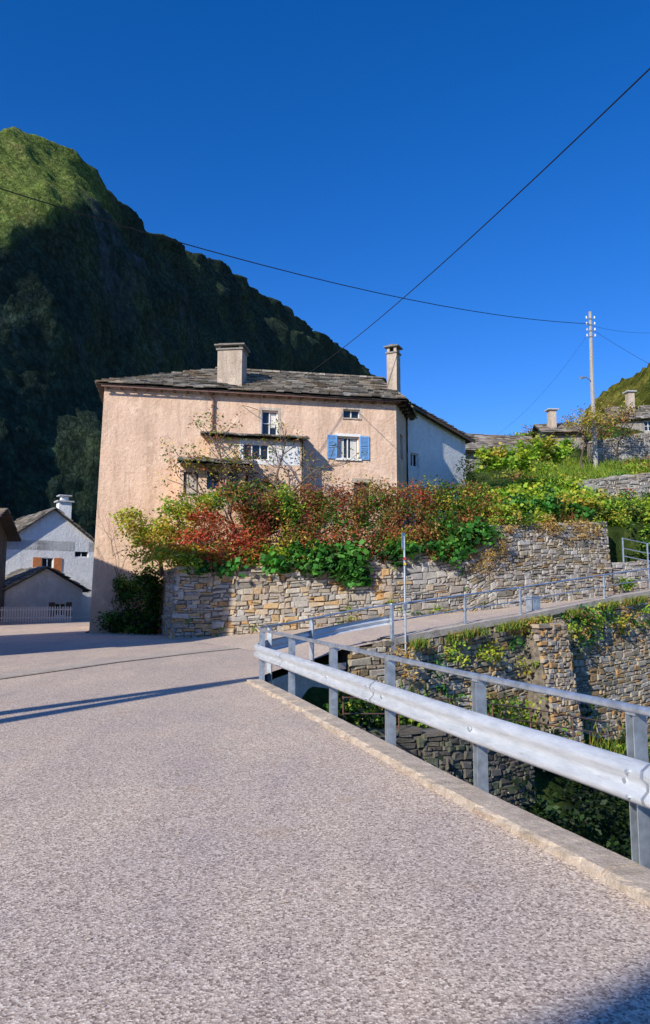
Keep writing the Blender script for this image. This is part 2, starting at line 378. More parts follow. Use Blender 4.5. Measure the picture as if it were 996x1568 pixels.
# ------------------------------------------------------------------ survey lines (metres)
K=[(7.0,-12),(3.55,-1),(2.35,2.9),(1.86,4.46),(1.256,6.1),(.678,7.92),(.086,9.73),(-.56,11.75),(-1.2,13.6)]
N=[(-1.2,13.6,0),(-1.28,14.4,0),(-1.1,15.4,.0),(-.75,16.7,.03),(-.3,18,.08),(.5,18.9,.2),(1.8,19.7,.38),(4.4,21.9,.68),(7,24.1,.95),(10.7,27.3,1.42),(16,31.3,2.0),(30,40,3.2)]
W=[(-5.3,26,.0),(-1.5,26.5,.25),(2.5,27,.72),(6.3,28.5,.98),(12.5,32,1.5),(22,37,2.4),(40,46,3.4)]
def inpoly(x,y,poly):
    r=np.zeros(x.shape,bool); n=len(poly)
    for i in range(n):
        x0,y0=poly[i]; x1,y1=poly[(i+1)%n]
        if y0==y1: continue
        c=((y0>y)!=(y1>y))&(x<(x1-x0)*(y-y0)/(y1-y0)+x0); r^=c
    return r
rav=[(p[0]-.45,p[1]) for p in K]+[(p[0]-.35,p[1]+.4) for p in N[1:]]+[(120,60),(120,-12)]
side=[(-.9,15)]+[(p[0],p[1]) for p in N[4:]]+[(p[0],p[1]) for p in W[::-1]]
gar=[(-4.9,26.5),(-1.5,27),(2.3,27.5),(6.1,29),(12.3,32.5),(21.8,37.5),(40,46.5),(200,110),(200,400),(-12,400),(-10.2,37),(-9.0,30.6),(-6.3,30.2)]
Wx=[p[0] for p in W];Wy=[p[1] for p in W]
def ground(x,y):
    x=np.asarray(x,float);y=np.asarray(y,float)
    z=np.full(x.shape,-.05)
    far=np.clip((np.hypot(x,y)-120)/400,0,1); z=z-6*far
    q=.8*x+.6*y
    sd=np.interp(q,[10.5,13,18,20,22,25,29,32,45],[0,.3,.72,.88,1.02,1.35,1.55,1.85,2.9])-.3
    z=np.where(inpoly(x,y,side),sd,z)
    dist=(x-1.8)*.65-(y-19.7)*.76
    rz=np.interp(x,[0,2,7,11,20],[-.7,-1.1,-2.5,-3.5,-4.5])-.85*np.clip(dist,0,20)
    rz=np.maximum(rz,-9.5)+.25*np.sin(x*1.3)*np.cos(y*.9)
    z=np.where(inpoly(x,y,rav),rz,z)
    zw=np.interp(x,[-6,-5,2.5,5.6,6.8,12.5,22],[2.3,2.35,2.8,3.1,4.15,4.5,5.9])
    sl=np.interp(x,[0,6,10,16,25],[.1,.22,.34,.43,.48])
    dy=np.clip(y-np.interp(x,Wx,Wy),0,22)
    gz=zw+sl*dy+.08*np.sin(x*2.1)*np.sin(y*1.7)
    gz=gz*(1-np.clip((y-80)/150,0,1))*(1-np.clip((x-60)/140,0,1))-.3
    z=np.where(inpoly(x,y,gar),gz,z)
    return z
def gz(x,y): return float(ground(np.array([x]),np.array([y]))[0])
def axis(lo,hi,st,far):
    a=list(np.arange(lo,hi+1e-6,st)); d=st
    L=[];x=lo
    while x>-far: d*=1.35; x-=d; L.append(x)
    R=[];x=hi;d=st
    while x<far: d*=1.35; x+=d; R.append(x)
    return np.array(L[::-1]+a+R)
xs=axis(-26,36,.35,4500); ys=axis(-10,66,.35,4500)
X,Y=np.meshgrid(xs,ys); Z=ground(X,Y); nx,ny=len(xs),len(ys)
me=bpy.data.meshes.new('ground'); me.vertices.add(nx*ny); me.vertices.foreach_set('co',np.stack([X,Y,Z],-1).astype(np.float32).ravel())
i=np.arange(nx*ny).reshape(ny,nx); q=np.stack([i[:-1,:-1],i[:-1,1:],i[1:,1:],i[1:,:-1]],-1).reshape(-1,4); nf=len(q)
me.loops.add(4*nf); me.loops.foreach_set('vertex_index',q.astype(np.int32).ravel()); me.polygons.add(nf)
me.polygons.foreach_set('loop_start',np.arange(0,4*nf,4,dtype=np.int32)); me.polygons.foreach_set('loop_total',np.full(nf,4,dtype=np.int32)); me.update(calc_edges=True)
t=NT('meadow_soil'); c=t.ramp(t.noise(.8,7,.7),[(.3,(.02,.03,.01)),(.5,(.05,.08,.018)),(.62,(.10,.13,.03)),(.75,(.12,.09,.045))]); t.col(t.mix(1.0,c,t.ramp(t.noise(12,4,.7),[(.3,.6),(.7,1.4)]),'MULTIPLY')); t.bump(t.noise(8,6,.8),1,.15); me.materials.append(t.done(1,0,.05))
o=bpy.data.objects.new('ground',me); scene.collection.objects.link(o)
# ------------------------------------------------------------------ roads
mb=MB()
poly=[(-60,-30),(12.6,-30)]+K+[(p[0],p[1]) for p in N[1:5]]+[(-5.3,26),(-6.7,29.8),(-9.9,29.9),(-11.5,37),(-12,58),(-60,58)]
mb.add([(a,b,0) for a,b in poly],[tuple(range(len(poly)))])
def lerp_line(L,m):
    P=[V(p) for p in L]; d=[0]
    for a,b in zip(P[:-1],P[1:]): d.append(d[-1]+(b-a).length)
    out=[]
    for k in range(m):
        s_=d[-1]*k/(m-1); j=max(0,min(len(d)-2,int(np.searchsorted(d,s_))-1)); f=(s_-d[j])/(d[j+1]-d[j]); out.append(P[j].lerp(P[j+1],f))
    return out
A=lerp_line(N[4:],36);B=lerp_line(W,36); vs=[]
A[0].z=.004;B[0].z=.004
for a,b in zip(A,B):
    for k in range(7): vs.append(a.lerp(b,k/6))
mb.add(vs,[(r*7+k,(r+1)*7+k,(r+1)*7+k+1,r*7+k+1) for r in range(35) for k in range(6)])
mb.build('road',['asphalt'])
mb=MB(); 
mb.sweep([(-14,8.9,.008),(-6.2,14,.008),(-4.9,17.3,.008),(-3.4,20.2,.008),(-2,22.4,.008),(-.6,24.2,.008)],[(.035,0),(-.035,0)])
mb.build('drain_gutter',['dark'])
mb=MB(); mb.sweep([(-14,9.5,.004),(-6.5,14.4,.004),(-5.3,17.4,.004),(-3.8,20.4,.004),(-2.4,22.7,.004),(-1.0,24.6,.004)],[(.28,0),(-.28,0)])
mb.build('gutter_pavement',['conc'])
mb=MB(); Kp=lerp_line([(a,b,0) for a,b in K],40)
kk=[V(p) for p in Kp]
for a,b in zip(kk[:-1],kk[1:]):
    d=(b-a); L=d.length; d.normalize(); l=V((-d.y,d.x,0))
    n=max(1,int(L/.09)); 
    vs=[];prof=[(.0,-.35),(.0,.045),(.012,.06),(.25,.058),(.275,.04),(.28,0.0)]
    ch=random.random()<.35; c0=random.uniform(0,L); cw=random.uniform(.08,.2)
    for i in range(n+1):
        q_=L*i/n; p=a+d*(q_*.995+.002); chip=.05*math.exp(-((q_-c0)/cw)**2) if ch else 0
        for (o_,z_) in prof:
            jj=random.uniform(-.009,.009); vs.append(p+l*(o_+(jj*1.8-chip if o_>.2 else jj))+V((0,0,z_+(jj*.6-(chip*.6 if o_>.2 and z_>0 else 0) if z_>0 else 0))))
    k=len(prof); fs=[(i*k+j,i*k+j+1,(i+1)*k+j+1,(i+1)*k+j) for i in range(n) for j in range(k-1)]
    fs+=[tuple(range(k))[::-1],tuple(n*k+j for j in range(k))]
    mb.add(vs,fs)
mb.build('kerb',['kerb'])
mb=MB()
for k in range(420):
    if random.random()<.75:
        a=random.choice(kk[8:]); x=a.x-.32-abs(random.gauss(0,.10)); y=a.y+random.uniform(-.35,.35); x-=(y-a.y)*.33
    else: x=random.uniform(-4,1.6); y=random.uniform(2.6,12); 
    r=random.uniform(.004,.011)
    vs=[(x+random.uniform(-r,r)+r*math.cos(t_),y+r*math.sin(t_),random.uniform(.003,.006)) for t_ in (0,1.6,3.1,4.7)]+[(x,y,.004+r*.9)]
    mb.add(vs,[(0,1,4),(1,2,4),(2,3,4),(3,0,4)])
mb.build('grit',['kerb'])
mb=MB()
pp=[V((a,b,0)) for a,b in K]+[V((p[0],p[1],0)) for p in N[1:6]]
mb.sweep([p for p in pp],[(-.005,-10),(-.005,-.3),(-.06,-.3),(-.06,-.14)]); mb.build('bridge_side_wall',['conc'])
# ------------------------------------------------------------------ guard rail
g=group('guard_rail')
path=[(2.75,1.6,0),(2.35,2.9,0)]+[(a,b,0) for a,b in K[3:]]+[(-1.30,14.3,0),(-1.18,15.2,0),(-.8,16.6,0),(-.35,18,.05),(.45,18.95,.18),(1.8,19.7,.38)]
def smooth(L,it=2):
    P=[V(p) for p in L]
    for _ in range(it):
        Q=[P[0]]
        for a,b in zip(P[:-1],P[1:]): Q+= [a.lerp(b,.25),a.lerp(b,.75)]
        Q.append(P[-1]); P=Q
    return P
sp=smooth(path)
mb=MB()
prof=[(.00,.415),(.02,.417),(.070,.445),(.08,.480),(.035,.520),(.035,.555),(.08,.595),(.070,.635),(.02,.668),(.0,.67)]
mb.sweep([p+V((0,0,0)) for p in sp],[(o_+.03,z_) for o_,z_ in prof]); 
mb.sweep([p+V((0,0,0)) for p in sp],[(o_+.026,z_) for o_,z_ in prof[::-1]])
mb.build('w_beam',['beam'],g,True)
mb=MB(); mb.tube([p+V((-.0,0,.955)) for p in sp],.027,10); mb.build('handrail_tube',['metal'],g,True)
mb=MB()
posts=[(2.35,2.9,0)]+[(a,b,0) for a,b in K[3:]]+[(-1.18,15.2,0),(-.35,18,.05),(1.8,19.7,.38)]
for (a,b,z) in posts:
    i=min(range(len(sp)),key=lambda j:(sp[j]-V((a,b,z))).length); d=(sp[min(i+1,len(sp)-1)]-sp[max(i-1,0)]); d.z=0; d.normalize(); l=V((-d.y,d.x,0)); p=V((a,b,z))-l*.02
    mb.box(p-l*.055-d*.035+V((0,0,-.42)),d*.07,l*.012,(0,0,1.33))
    mb.box(p-l*.043-d*.035+V((0,0,-.42)),d*.007,l*.085,(0,0,1.33))
    mb.box(p-l*.043+d*.028+V((0,0,-.42)),d*.007,l*.085,(0,0,1.33))
    mb.box(p-l*.05-d*.04+V((0,0,.915)),d*.08,l*.085,(0,0,.02))
    mb.box(p-l*.09-d*.09+V((0,0,-.36)),d*.18,l*.03,(0,0,.2))
    mb.tube([p+l*.085+V((0,0,.537)),p+l*.102+V((0,0,.537))],.018,6)
mb.build('posts',['metal'],g)
mb=MB()
for (a,b,z) in posts[1:-1:2]:
    i=min(range(len(sp)),key=lambda j:(sp[j]-V((a,b,z))).length); p=sp[i]; p2=sp[min(i+1,len(sp)-1)]; d=(p2-p).normalized()
    mb.sweep([p,p+d*.02],[(o_+.036,z_) for o_,z_ in prof])
    l=V((-d.y,d.x,0))
    for kz in (.465,.61):
        for kd in (-.12,.12): mb.tube([p+d*kd+l*.105+V((0,0,kz)),p+d*kd+l*.125+V((0,0,kz))],.012,6)
mb.build('beam_splices',['metal'],g)
g=group('side_road_railing'); mb=MB()
rp=[V((1.8,19.72,.38)),V((4.2,21.75,.65)),V((6.35,23.55,.88)),V((10.45,27.05,1.38)),V((13.6,29.5,1.74)),V((16.5,31.7,2.05))]
for h,r in ((.93,.028),(.5,.018)): mb.tube([p+V((0,0,h)) for p in rp],r,8)
for p in rp[1:]: mb.cbox(p.x,p.y,p.z-.2,p.z+.95,.06,.06,.7)
mb.build('rails',['metal'],g)
g=group('step_railing'); mb=MB()
q=[V((13.5,32.55,3.1)),V((14.9,33.2,2.9)),V((17.0,34.0,2.9))]
for h in (1.0,.55,.2): mb.tube([p+V((0,0,h)) for p in q],.025,8)
for p in q: mb.cbox(p.x,p.y,p.z-1.2,p.z+1.02,.06,.06)
mb.build('rails',['metal'],g)
g=group('road_sign'); mb=MB(); mb.tube([(2.2,19.9,.0),(2.2,19.9,3.2)],.03,8,0); mb.cbox(2.17,19.86,2.85,3.3,.16,.012,.9,1)
mb.cbox(2.2,19.84,2.55,2.62,.07,.02,0,2); mb.cbox(2.2,19.84,2.40,2.47,.07,.02,0,3); mb.cbox(2.2,19.84,1.2,1.38,.12,.02,.4,1)
mb.build('post_and_plates',['metal','signw','red','yellow'],g)
g=group('utility_box'); mb=MB(); mb.cbox(7.15,24.9,.95,1.5,.5,.25,.7,0); mb.cbox(7.15,24.9,1.5,1.54,.56,.31,.7,1); mb.cbox(7.23,24.76,1.02,1.44,.4,.012,.7,1); mb.build('cabinet',['signw','metal'],g)
# ------------------------------------------------------------------ stone walls
wmix=lambda x,z: .8 if x<-1 else (.35 if x<3 else .08)
stone_wall('garden_retaining_wall',[(-6.75,29.9),(-5.35,26),(-1.5,26.5),(2.5,27),(5.6,28.2)],[0,0,.25,.72,.95],[2.5,2.5,2.7,3.0,3.3],.6,GREY,.04,pal2=(TAN,wmix))
stone_wall('upper_terrace_wall',[(5.6,28.2),(6.7,28.65),(12.6,31.98)],[.95,1.0,1.5],[3.4,4.3,4.75],.7,MOSSY,.06,(.08,.22),(.12,.5),pal2=(GREY,lambda x,z:.5 if z>2.5 else .8))
stone_wall('lane_boundary_wall',[(12.75,32.1),(17,34.3),(24,38)],[1.4,2,2.5],[2.9,3.2,4.0],.6,GREY,.04)
stone_wall('hillside_terrace_wall',[(13.2,37.2),(17,38.5),(26,42.2)],[5.0,5.6,7.2],[7.4,8.0,9.4],.6,GREY,.05)
stone_wall('upper_hill_wall',[(17.5,46),(22,48),(32,52)],[9.5,10.5,12.5],[11.4,12.4,14.6],.6,GREY,.05)
lw=[(.7,19.0),(1.8,19.62),(4.4,21.8),(6.9,23.95)]
stone_wall('ravine_retaining_wall',lw+[(8.5,25.35),(10.7,27.2),(16,31.2)],[-1.3,-1.6,-2.6,-3.3,-3.6,-4.1,-5],[.16,.30,.60,.86,1.06,1.30,1.85],.6,MOSSY,.06,(.08,.24),(.15,.6),pal2=(TAN,lambda x,z:.3))
stone_wall('wall_buttress',[(6.75,23.0),(7.95,24.0),(7.8,24.8)],[-3.6,-3.6,-3.6],[.55,.6,.6],.7,TAN,.14,(.08,.2),(.12,.42))
mb=MB(); mb.sweep([V(p)+V((0,0,.02)) for p in N[6:]],[(-.10,-.16),(-.10,.03),(.45,.03),(.45,-.1)]); mb.build('road_edge_coping',['conc'])
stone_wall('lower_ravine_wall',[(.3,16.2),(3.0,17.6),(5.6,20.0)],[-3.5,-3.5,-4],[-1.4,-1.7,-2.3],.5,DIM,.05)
g=group('pipe_railing'); mb=MB(); q=[V((.4,16.2,-1.4)),V((3.0,17.7,-1.65)),V((5.6,20.1,-2.25)),V((8.4,21.6,-2.9))]
for h in (.75,.4): mb.tube([p+V((0,0,h)) for p in q],.02,6)
for a,b in zip(q[:-1],q[1:]):
    for f in (0,.5): p=a.lerp(b,f); mb.tube([p+V((0,0,-.3)),p+V((0,0,.78))],.02,6)
mb.build('rails',['copper'],g)
# ------------------------------------------------------------------ PINK HOUSE
H=group('pink_house')
A_=(-9.45,30);B_=(3.3,32.6);C_=(4.95,38.6);F_=(-11,37)
f1=Fr(A_,B_,.27,10.5); EZ=10.42
ops=[(6.78,7.51,8.6,9.75),(10.5,11.28,9.58,9.98),(10.23,11.24,7.69,8.72),(11.0,11.75,4.6,6.6),(8.9,9.6,4.6,6.1),(2.5,2.9,4.2,4.6)]
mb=MB(); facade(mb,f1,-.4,EZ,ops,0,.24,None,1)
f2=Fr(B_,C_); facade(mb,f2,1,EZ+.0,[(1.1,1.8,8.0,9.2),(3.4,4.1,5.6,6.8)],0,.22,None,1)
f3=Fr(C_,F_); facade(mb,f3,1,EZ,[],0); f4=Fr(F_,A_); facade(mb,f4,-.4,EZ,[(2,2.8,7,8.2),(4.5,5.3,7,8.2)],0,.2,None,1)
mb.build('walls',['pink','glass'],H)
mb=MB()
window(mb,f1,6.78,7.51,8.6,9.75,.2,0,.06,1,1); window(mb,f1,10.5,11.28,9.58,9.98,.2,0,.04,1,0); window(mb,f1,10.23,11.24,7.69,8.72,.2,0,.06,1,0)
fbox(mb,f1,6.72,7.57,8.54,8.6,-.1,.06,1); fbox(mb,f1,10.13,11.34,7.60,7.69,-.1,.08,0); fbox(mb,f1,10.15,11.32,8.72,8.84,-.02,.015,0)
for (a,b,c,d) in ((6.66,6.78,8.6,9.87),(7.51,7.63,8.6,9.87),(6.78,7.51,9.75,9.87),(10.4,10.5,9.58,10.08),(11.28,11.38,9.58,10.08),(10.5,11.28,9.98,10.08)): fbox(mb,f1,a,b,c,d,-.02,.012,3)
fbox(mb,f1,10.45,11.33,9.52,9.58,-.1,.05,1)
for a,b in ((10.3,10.58),(10.88,11.17)):
    for k in range(5):
        w=(b-a)/5; fbox(mb,f1,a+k*w,a+(k+.8)*w,7.76,8.64,-.232,-.205-(.01*(k%2)),2)
fbox(mb,f1,7.18,7.44,9.0,9.66,-.232,-.21,2)
fbox(mb,f1,10.9,11.85,6.6,6.8,-.05,.03,1)
mb.build('window_frames',['wframe','chim','curtain','cream'],H)
mb=MB()
for a,b in ((9.76,10.2),(11.27,11.71)):
    fbox(mb,f1,a,a+.06,7.66,8.75,.02,.06,0);fbox(mb,f1,b-.06,b,7.66,8.75,.02,.06,0)
    for z in (7.66,8.18,8.69): fbox(mb,f1,a+.06,b-.06,z,z+.06,.022,.058,0)
    for k in range(16):
        z=7.74+k*.061
        if abs(z-8.19)<.05: continue
        fbox(mb,f1,a+.06,b-.06,z,z+.04,.028,.048,0)
mb.build('blue_shutters',['blue'],H)
mb=MB(); ez=10.44
a,b,c,d=(-9.72,29.62,ez+.06),(3.75,32.2,ez),(5.4,38.9,ez),(-11.4,37.4,ez); r1,r2=(-5.3,33.6,12.3),(2.75,35.35,12.35)
slab_roof(mb,a,b,r2,r1,.24); slab_roof(mb,b,c,r2,r2,.3); slab_roof(mb,c,d,r1,r2,.4); slab_roof(mb,d,a,r1,r1,.3)
R1,R2=V(r1),V(r2); x=0; L=(R2-R1).length
while x<L:
    w=random.uniform(.3,.6); p=R1.lerp(R2,min(1,(x+w/2)/L)); mb.cbox(p.x,p.y,p.z-.02+random.uniform(0,.04),p.z+.08,w*.95,.5,.2+random.uniform(-.1,.1),0,pick(SL)); x+=w
mb.build('slate_roof',['slate'],H)
mb=MB()
for k in range(24):
    s_=.1+k*.56; fbox(mb,f1,s_,s_+.1,ez-.13,ez-.02,-.05,.30,0)
for k in range(9): fbox(mb,f2,.3+k*.68,.42+k*.68,ez-.14,ez-.03,-.05,.38,0)
mb.build('rafters',['wood'],H)
mb=MB()
def chimney(cx,cy,z0,z1,w,d,ang,capw=.12,pots=False):
    mb.cbox(cx,cy,z0,z1,w,d,ang,0)
    mb.cbox(cx,cy,z0+.0,z0+.28,w+.14,d+.14,ang,1,(.25,.23,.2))
    mb.cbox(cx,cy,z1+.0,z1+.07,w+capw,d+capw,ang,1,(.28,.26,.23))
    ux=V((math.cos(ang),math.sin(ang),0)); uy=V((-ux.y,ux.x,0))
    hp=.24 if pots else .12
    for i in (-1,1):
        for j in (-1,1):
            p=V((cx,cy,0))+ux*i*(w/2-.08)+uy*j*(d/2-.08); mb.cbox(p.x,p.y,z1+.07,z1+.07+hp,.13,.13,ang,0)
    mb.cbox(cx,cy,z1+.07,z1+.07+hp-.01,w*.45,d*.45,ang,2)
    t=z1+.07+hp
    mb.cbox(cx,cy,t,t+.06,w+capw*2.2,d+capw*2.2,ang,1,(.24,.22,.19)); mb.cbox(cx+.03,cy,t+.06,t+.11,w+.02,d+.05,ang+.07,1,(.2,.18,.15)); mb.cbox(cx-.05,cy,t+.11,t+.17,w*.5,d*.6,ang-.2,1,(.3,.27,.2))
chimney(-4.22,31.75,10.5,12.5,1.12,.95,-.12)
chimney(3.3,33.6,10.7,13.05,.50,.52,-.45,.1,True)
mb.build('chimneys',['chim','slate','dark'],H)
mb=MB(); 
mb.tube([f1.p(4.35,10.36,.34),f1.p(4.55,10.25,.2),f1.p(4.63,10.05,.09),f1.p(4.63,8.5,.09)],.05,8)
for z in (9.8,9.1): fbox(mb,f1,4.55,4.71,z,z+.04,0,.15,0)
fbox(mb,f1,-.1,13.15,10.34,10.40,.30,.36,0)
mb.tube([f1.p(5.9,9.9,.05),f1.p(6.2,9.75,.4),f1.p(6.6,9.6,.5)],.015,5); mb.tube([f1.p(6.6,9.6,.5),f1.p(6.6,9.3,.5)],.012,5)
mb.build('downpipe',['copper'],H)
mb=MB()
fa=Fr((f1.p(4.6,0,1.0).x,f1.p(4.6,0,1.0).y),(f1.p(8.5,0,1.0).x,f1.p(8.5,0,1.0).y))
facade(mb,fa,2,8.22,[(1.45,2.55,7.3,8.0)],0,.15,1,2)
for s_,m_ in ((4.6,0),(8.5,1)):
    mb.add([f1.p(s_,2,0),f1.p(s_,2,1.0),f1.p(s_,8.22,1.0),f1.p(s_,8.45,0)],[(0,1,2,3)],m_)
for (s0,s1,z0,z1) in ((1.3,1.45,7.1,8.2),(2.55,3.9,7.1,8.2),(1.45,2.55,7.1,7.3),(1.45,2.55,8.0,8.2)): fbox(mb,fa,s0,s1,z0,z1,.0,.015,1)
window(mb,fa,1.45,2.55,7.3,8.0,.12,3,.05,2,0)
mb.build('lean_to_walls',['pink','white','glass','wframe'],H)
mb=MB()
slab_roof(mb,f1.p(4.1,8.24,1.3),f1.p(8.75,8.2,1.3),f1.p(8.75,8.52,.02),f1.p(4.1,8.56,.02),.3)
slab_roof(mb,f1.p(3.2,6.9,2.1),f1.p(6.3,6.85,2.1),f1.p(6.3,7.3,1.02),f1.p(3.2,7.4,.02),.3)
mb.build('lean_to_roofs',['slate'],H)
mb=MB(); P0=f1.p(3.45,0,1.5);P1=f1.p(6.1,0,1.5); fl=Fr((P0.x,P0.y),(P1.x,P1.y))
facade(mb,fl,2,6.95,[(.15,.75,5.6,6.6),(1.1,1.6,5.9,6.65),(1.9,2.4,5.9,6.65)],0,.15,None,2)
mb.add([f1.p(3.45,2,0),f1.p(3.45,2,1.5),f1.p(3.45,6.95,1.5),f1.p(3.45,7.3,0)],[(0,1,2,3)],0)
mb.add([f1.p(6.1,2,1),f1.p(6.1,2,1.5),f1.p(6.1,6.95,1.5),f1.p(6.1,7.1,1)],[(0,1,2,3)],0)
window(mb,fl,.15,.75,5.6,6.6,.12,3,.06,0,0); window(mb,fl,1.1,1.6,5.9,6.65,.12,3,.05,1,0); window(mb,fl,1.9,2.4,5.9,6.65,.12,3,.05,1,0)
fbox(mb,fl,.22,.68,5.67,6.53,-.14,-.125,1)
mb.build('porch_walls',['pink','cream','glass','wood'],H)
mb=MB(); w1=Fr((4.15,35.35),(7.75,39.0)); L=w1.L
zt0,zt1=10.95,10.0
facade(mb,w1,2,zt1,[(.2,.85,7.95,8.65)],0,.2,None,1)
mb.add([w1.p(0,zt1),w1.p(L,zt1),w1.p(0,zt0)],[(0,1,2)],0)
w2=Fr((7.75,39.0),(5.6,43.2)); facade(mb,w2,2,zt1,[],0); 
window(mb,w1,.2,.85,7.95,8.65,.15,2,.05,1,0)
mb.build('wing_walls',['white','glass','wframe'],H)
mb=MB(); e0=w1.p(-.1,zt0+.08,.35);e1=w1.p(L+.45,zt1+.0,.35)
bk=V((-3.4,5.6,0))
slab_roof(mb,e1,e1+bk,e0+bk,e0,.3,th=.06); mb.build('wing_roof',['slate'],H)
mb=MB(); mb.add([e0-V((0,0,.17)),e1-V((0,0,.17)),e1-V((0,0,.03)),e0-V((0,0,.03))],[(0,1,2,3)]); mb.build('bargeboard',['wood'],H)
g=group('garden_gate'); mb=MB()
for k in range(9): p=w1.p(.3+k*.18,0,2.5); mb.tube([(p.x,p.y,5.3),(p.x,p.y,6.45)],.018,5)
for z in (5.5,6.35): mb.tube([w1.p(.2,z,2.5),w1.p(1.85,z,2.5)],.02,5)
mb.build('bars',[m_plain('teal_paint',(.06,.25,.3),.5)],g)
# ------------------------------------------------------------------ other houses
def simple_house(name,P,ang,w,d,z0,ze,zr,wallm,ops,roofpal=SL,over=.35,ridge_along=False,frame='wframe'):
    g=group(name); ux=V((math.cos(ang),math.sin(ang),0)); uy=V((-ux.y,ux.x,0)); p=V((P[0],P[1],0))
    c=[p,p+ux*w,p+ux*w+uy*d,p+uy*d]; mb=MB(); frs=[Fr(c[i][:2],c[(i+1)%4][:2]) for i in range(4)]
    for i,f in enumerate(frs): facade(mb,f,z0,ze,[] if i not in ops else ops[i],0,.18,None,1)
    for i in ops:
        for o in ops[i]: window(mb,frs[i],*o,.14,2,.06,1,1)
    up=lambda q,z:V((q.x,q.y,z)); rf=MB()
    if ridge_along:
        m0=(c[0]+c[3])/2;m1=(c[1]+c[2])/2
        mb.add([up(c[0],ze),up(c[3],ze),up(m0,zr)],[(0,1,2)],0); mb.add([up(c[1],ze),up(c[2],ze),up(m1,zr)],[(0,1,2)],0)
        sl=(zr-ze)/(d/2); e=over*sl
        slab_roof(rf,up(c[0]-ux*over-uy*over,ze-e),up(c[1]+ux*over-uy*over,ze-e),up(m1+ux*over,zr),up(m0-ux*over,zr),.35,pal=roofpal)
        slab_roof(rf,up(c[3]-ux*over+uy*over,ze-e),up(c[2]+ux*over+uy*over,ze-e),up(m1+ux*over,zr),up(m0-ux*over,zr),.35,pal=roofpal)
    else:
        m0=(c[0]+c[1])/2;m1=(c[3]+c[2])/2
        mb.add([up(c[0],ze),up(c[1],ze),up(m0,zr)],[(0,1,2)],0); mb.add([up(c[3],ze),up(c[2],ze),up(m1,zr)],[(0,1,2)],0)
        sl=(zr-ze)/(w/2); e=over*sl
        slab_roof(rf,up(c[0]-ux*over-uy*over,ze-e),up(c[3]-ux*over+uy*over,ze-e),up(m1+uy*over,zr),up(m0-uy*over,zr),.35,pal=roofpal,th=.09)
        slab_roof(rf,up(c[1]+ux*over-uy*over,ze-e),up(c[2]+ux*over+uy*over,ze-e),up(m1+uy*over,zr),up(m0-uy*over,zr),.35,pal=roofpal,th=.09)
    mb.build('walls',[wallm,'glass',frame],g); rf.build('slate_roof',['slate'],g); return g,frs
g,fr=simple_house('white_house',(-22.5,48.5),math.radians(38),8.0,8,-.5,4.6,7.6,'white',{0:[(3.3,4.1,2.5,4.1),(5.6,6.6,4.2,5.3)]})
mb=MB(); 
fbox(mb,fr[0],1.6,5.2,2.1,2.2,.0,1.0,0)
for k in range(15): fbox(mb,fr[0],1.65+k*.24,1.70+k*.24,2.2,3.0,.94,.98,0)
fbox(mb,fr[0],1.6,5.2,3.0,3.06,.92,1.0,0); fbox(mb,fr[0],2.7,3.26,2.4,4.1,.01,.05,1); fbox(mb,fr[0],4.14,4.7,2.4,4.1,.01,.05,1)
mb.build('balcony',['wframe','orange'],g)
g,fr=simple_house('white_cottage',(-19.0,43.0),math.radians(38),4.6,5,-.5,1.9,3.2,'white',{0:[(2.9,3.6,.2,1.0)]})
mb=MB(); fbox(mb,fr[0],2.55,2.9,.15,1.05,.01,.04,0); fbox(mb,fr[0],3.6,3.95,.15,1.05,.01,.04,0); mb.build('shutters',['wood'],g)
g=group('rendered_chimney'); mb=MB(); mb.cbox(-19.4,53,5.5,8.3,.9,.8,.6,0); mb.cbox(-19.4,53,8.3,8.4,1.2,1.1,.6,1); mb.cbox(-19.4,53,8.4,8.75,.5,.5,.6,0); mb.cbox(-19.4,53,8.75,8.83,.9,.9,.6,1); mb.build('stack',['white','slate'],g)
simple_house('village_house',(-31,55),math.radians(15),9,7,-.5,5.2,7.5,'white',{0:[(5,5.9,2.2,3.6)]},ridge_along=True)
simple_house('stone_house',(-25.5,33.2),math.radians(14),8.6,8,-.5,5.0,6.2,'brownw',{},over=.7,ridge_along=True)
g=group('picket_fence'); mb=MB()
for k in range(38): mb.cbox(-19.5+k*.13,40.0+k*.05,0,.85,.07,.02,.35)
for z in (.2,.65): mb.box((-19.5,40.02,z),(4.9,1.9,0),(0,.03,0),(0,0,.07))
mb.build('pickets',['wframe'],g)
simple_house('stone_house',(9.2,47.5),math.radians(12),6.2,6,8,11.3,13.0,'fieldstone',{},ridge_along=True,over=.5)
simple_house('hill_cottage',(15.9,50.5),math.radians(-5),2.6,5,9,13.1,14.2,'fieldstone',{0:[(.9,1.5,11.6,12.4)]},ridge_along=True,over=.4)
g=group('cottage_chimney'); mb=MB(); mb.cbox(16.6,51.5,13,14.9,.5,.5,.1,0); mb.cbox(16.6,51.5,14.9,14.98,.8,.8,.1,1); mb.build('stack',['chim','slate'],g)
simple_house('hillside_house',(24.4,59),math.radians(-8),7,6,13,16.2,17.9,'fieldstone',{0:[(2.2,2.9,15.0,15.9)]},ridge_along=True,over=.4)
g=group('hillside_chimney'); mb=MB(); mb.cbox(26.0,59.8,16.2,18.6,.55,.55,.1,0); mb.cbox(26,59.8,18.6,18.7,.85,.85,.1,1); mb.build('stack',['chim','slate'],g)
dv=V((.56,.83,0)).normalized(); pv=V((dv.y,-dv.x,0))
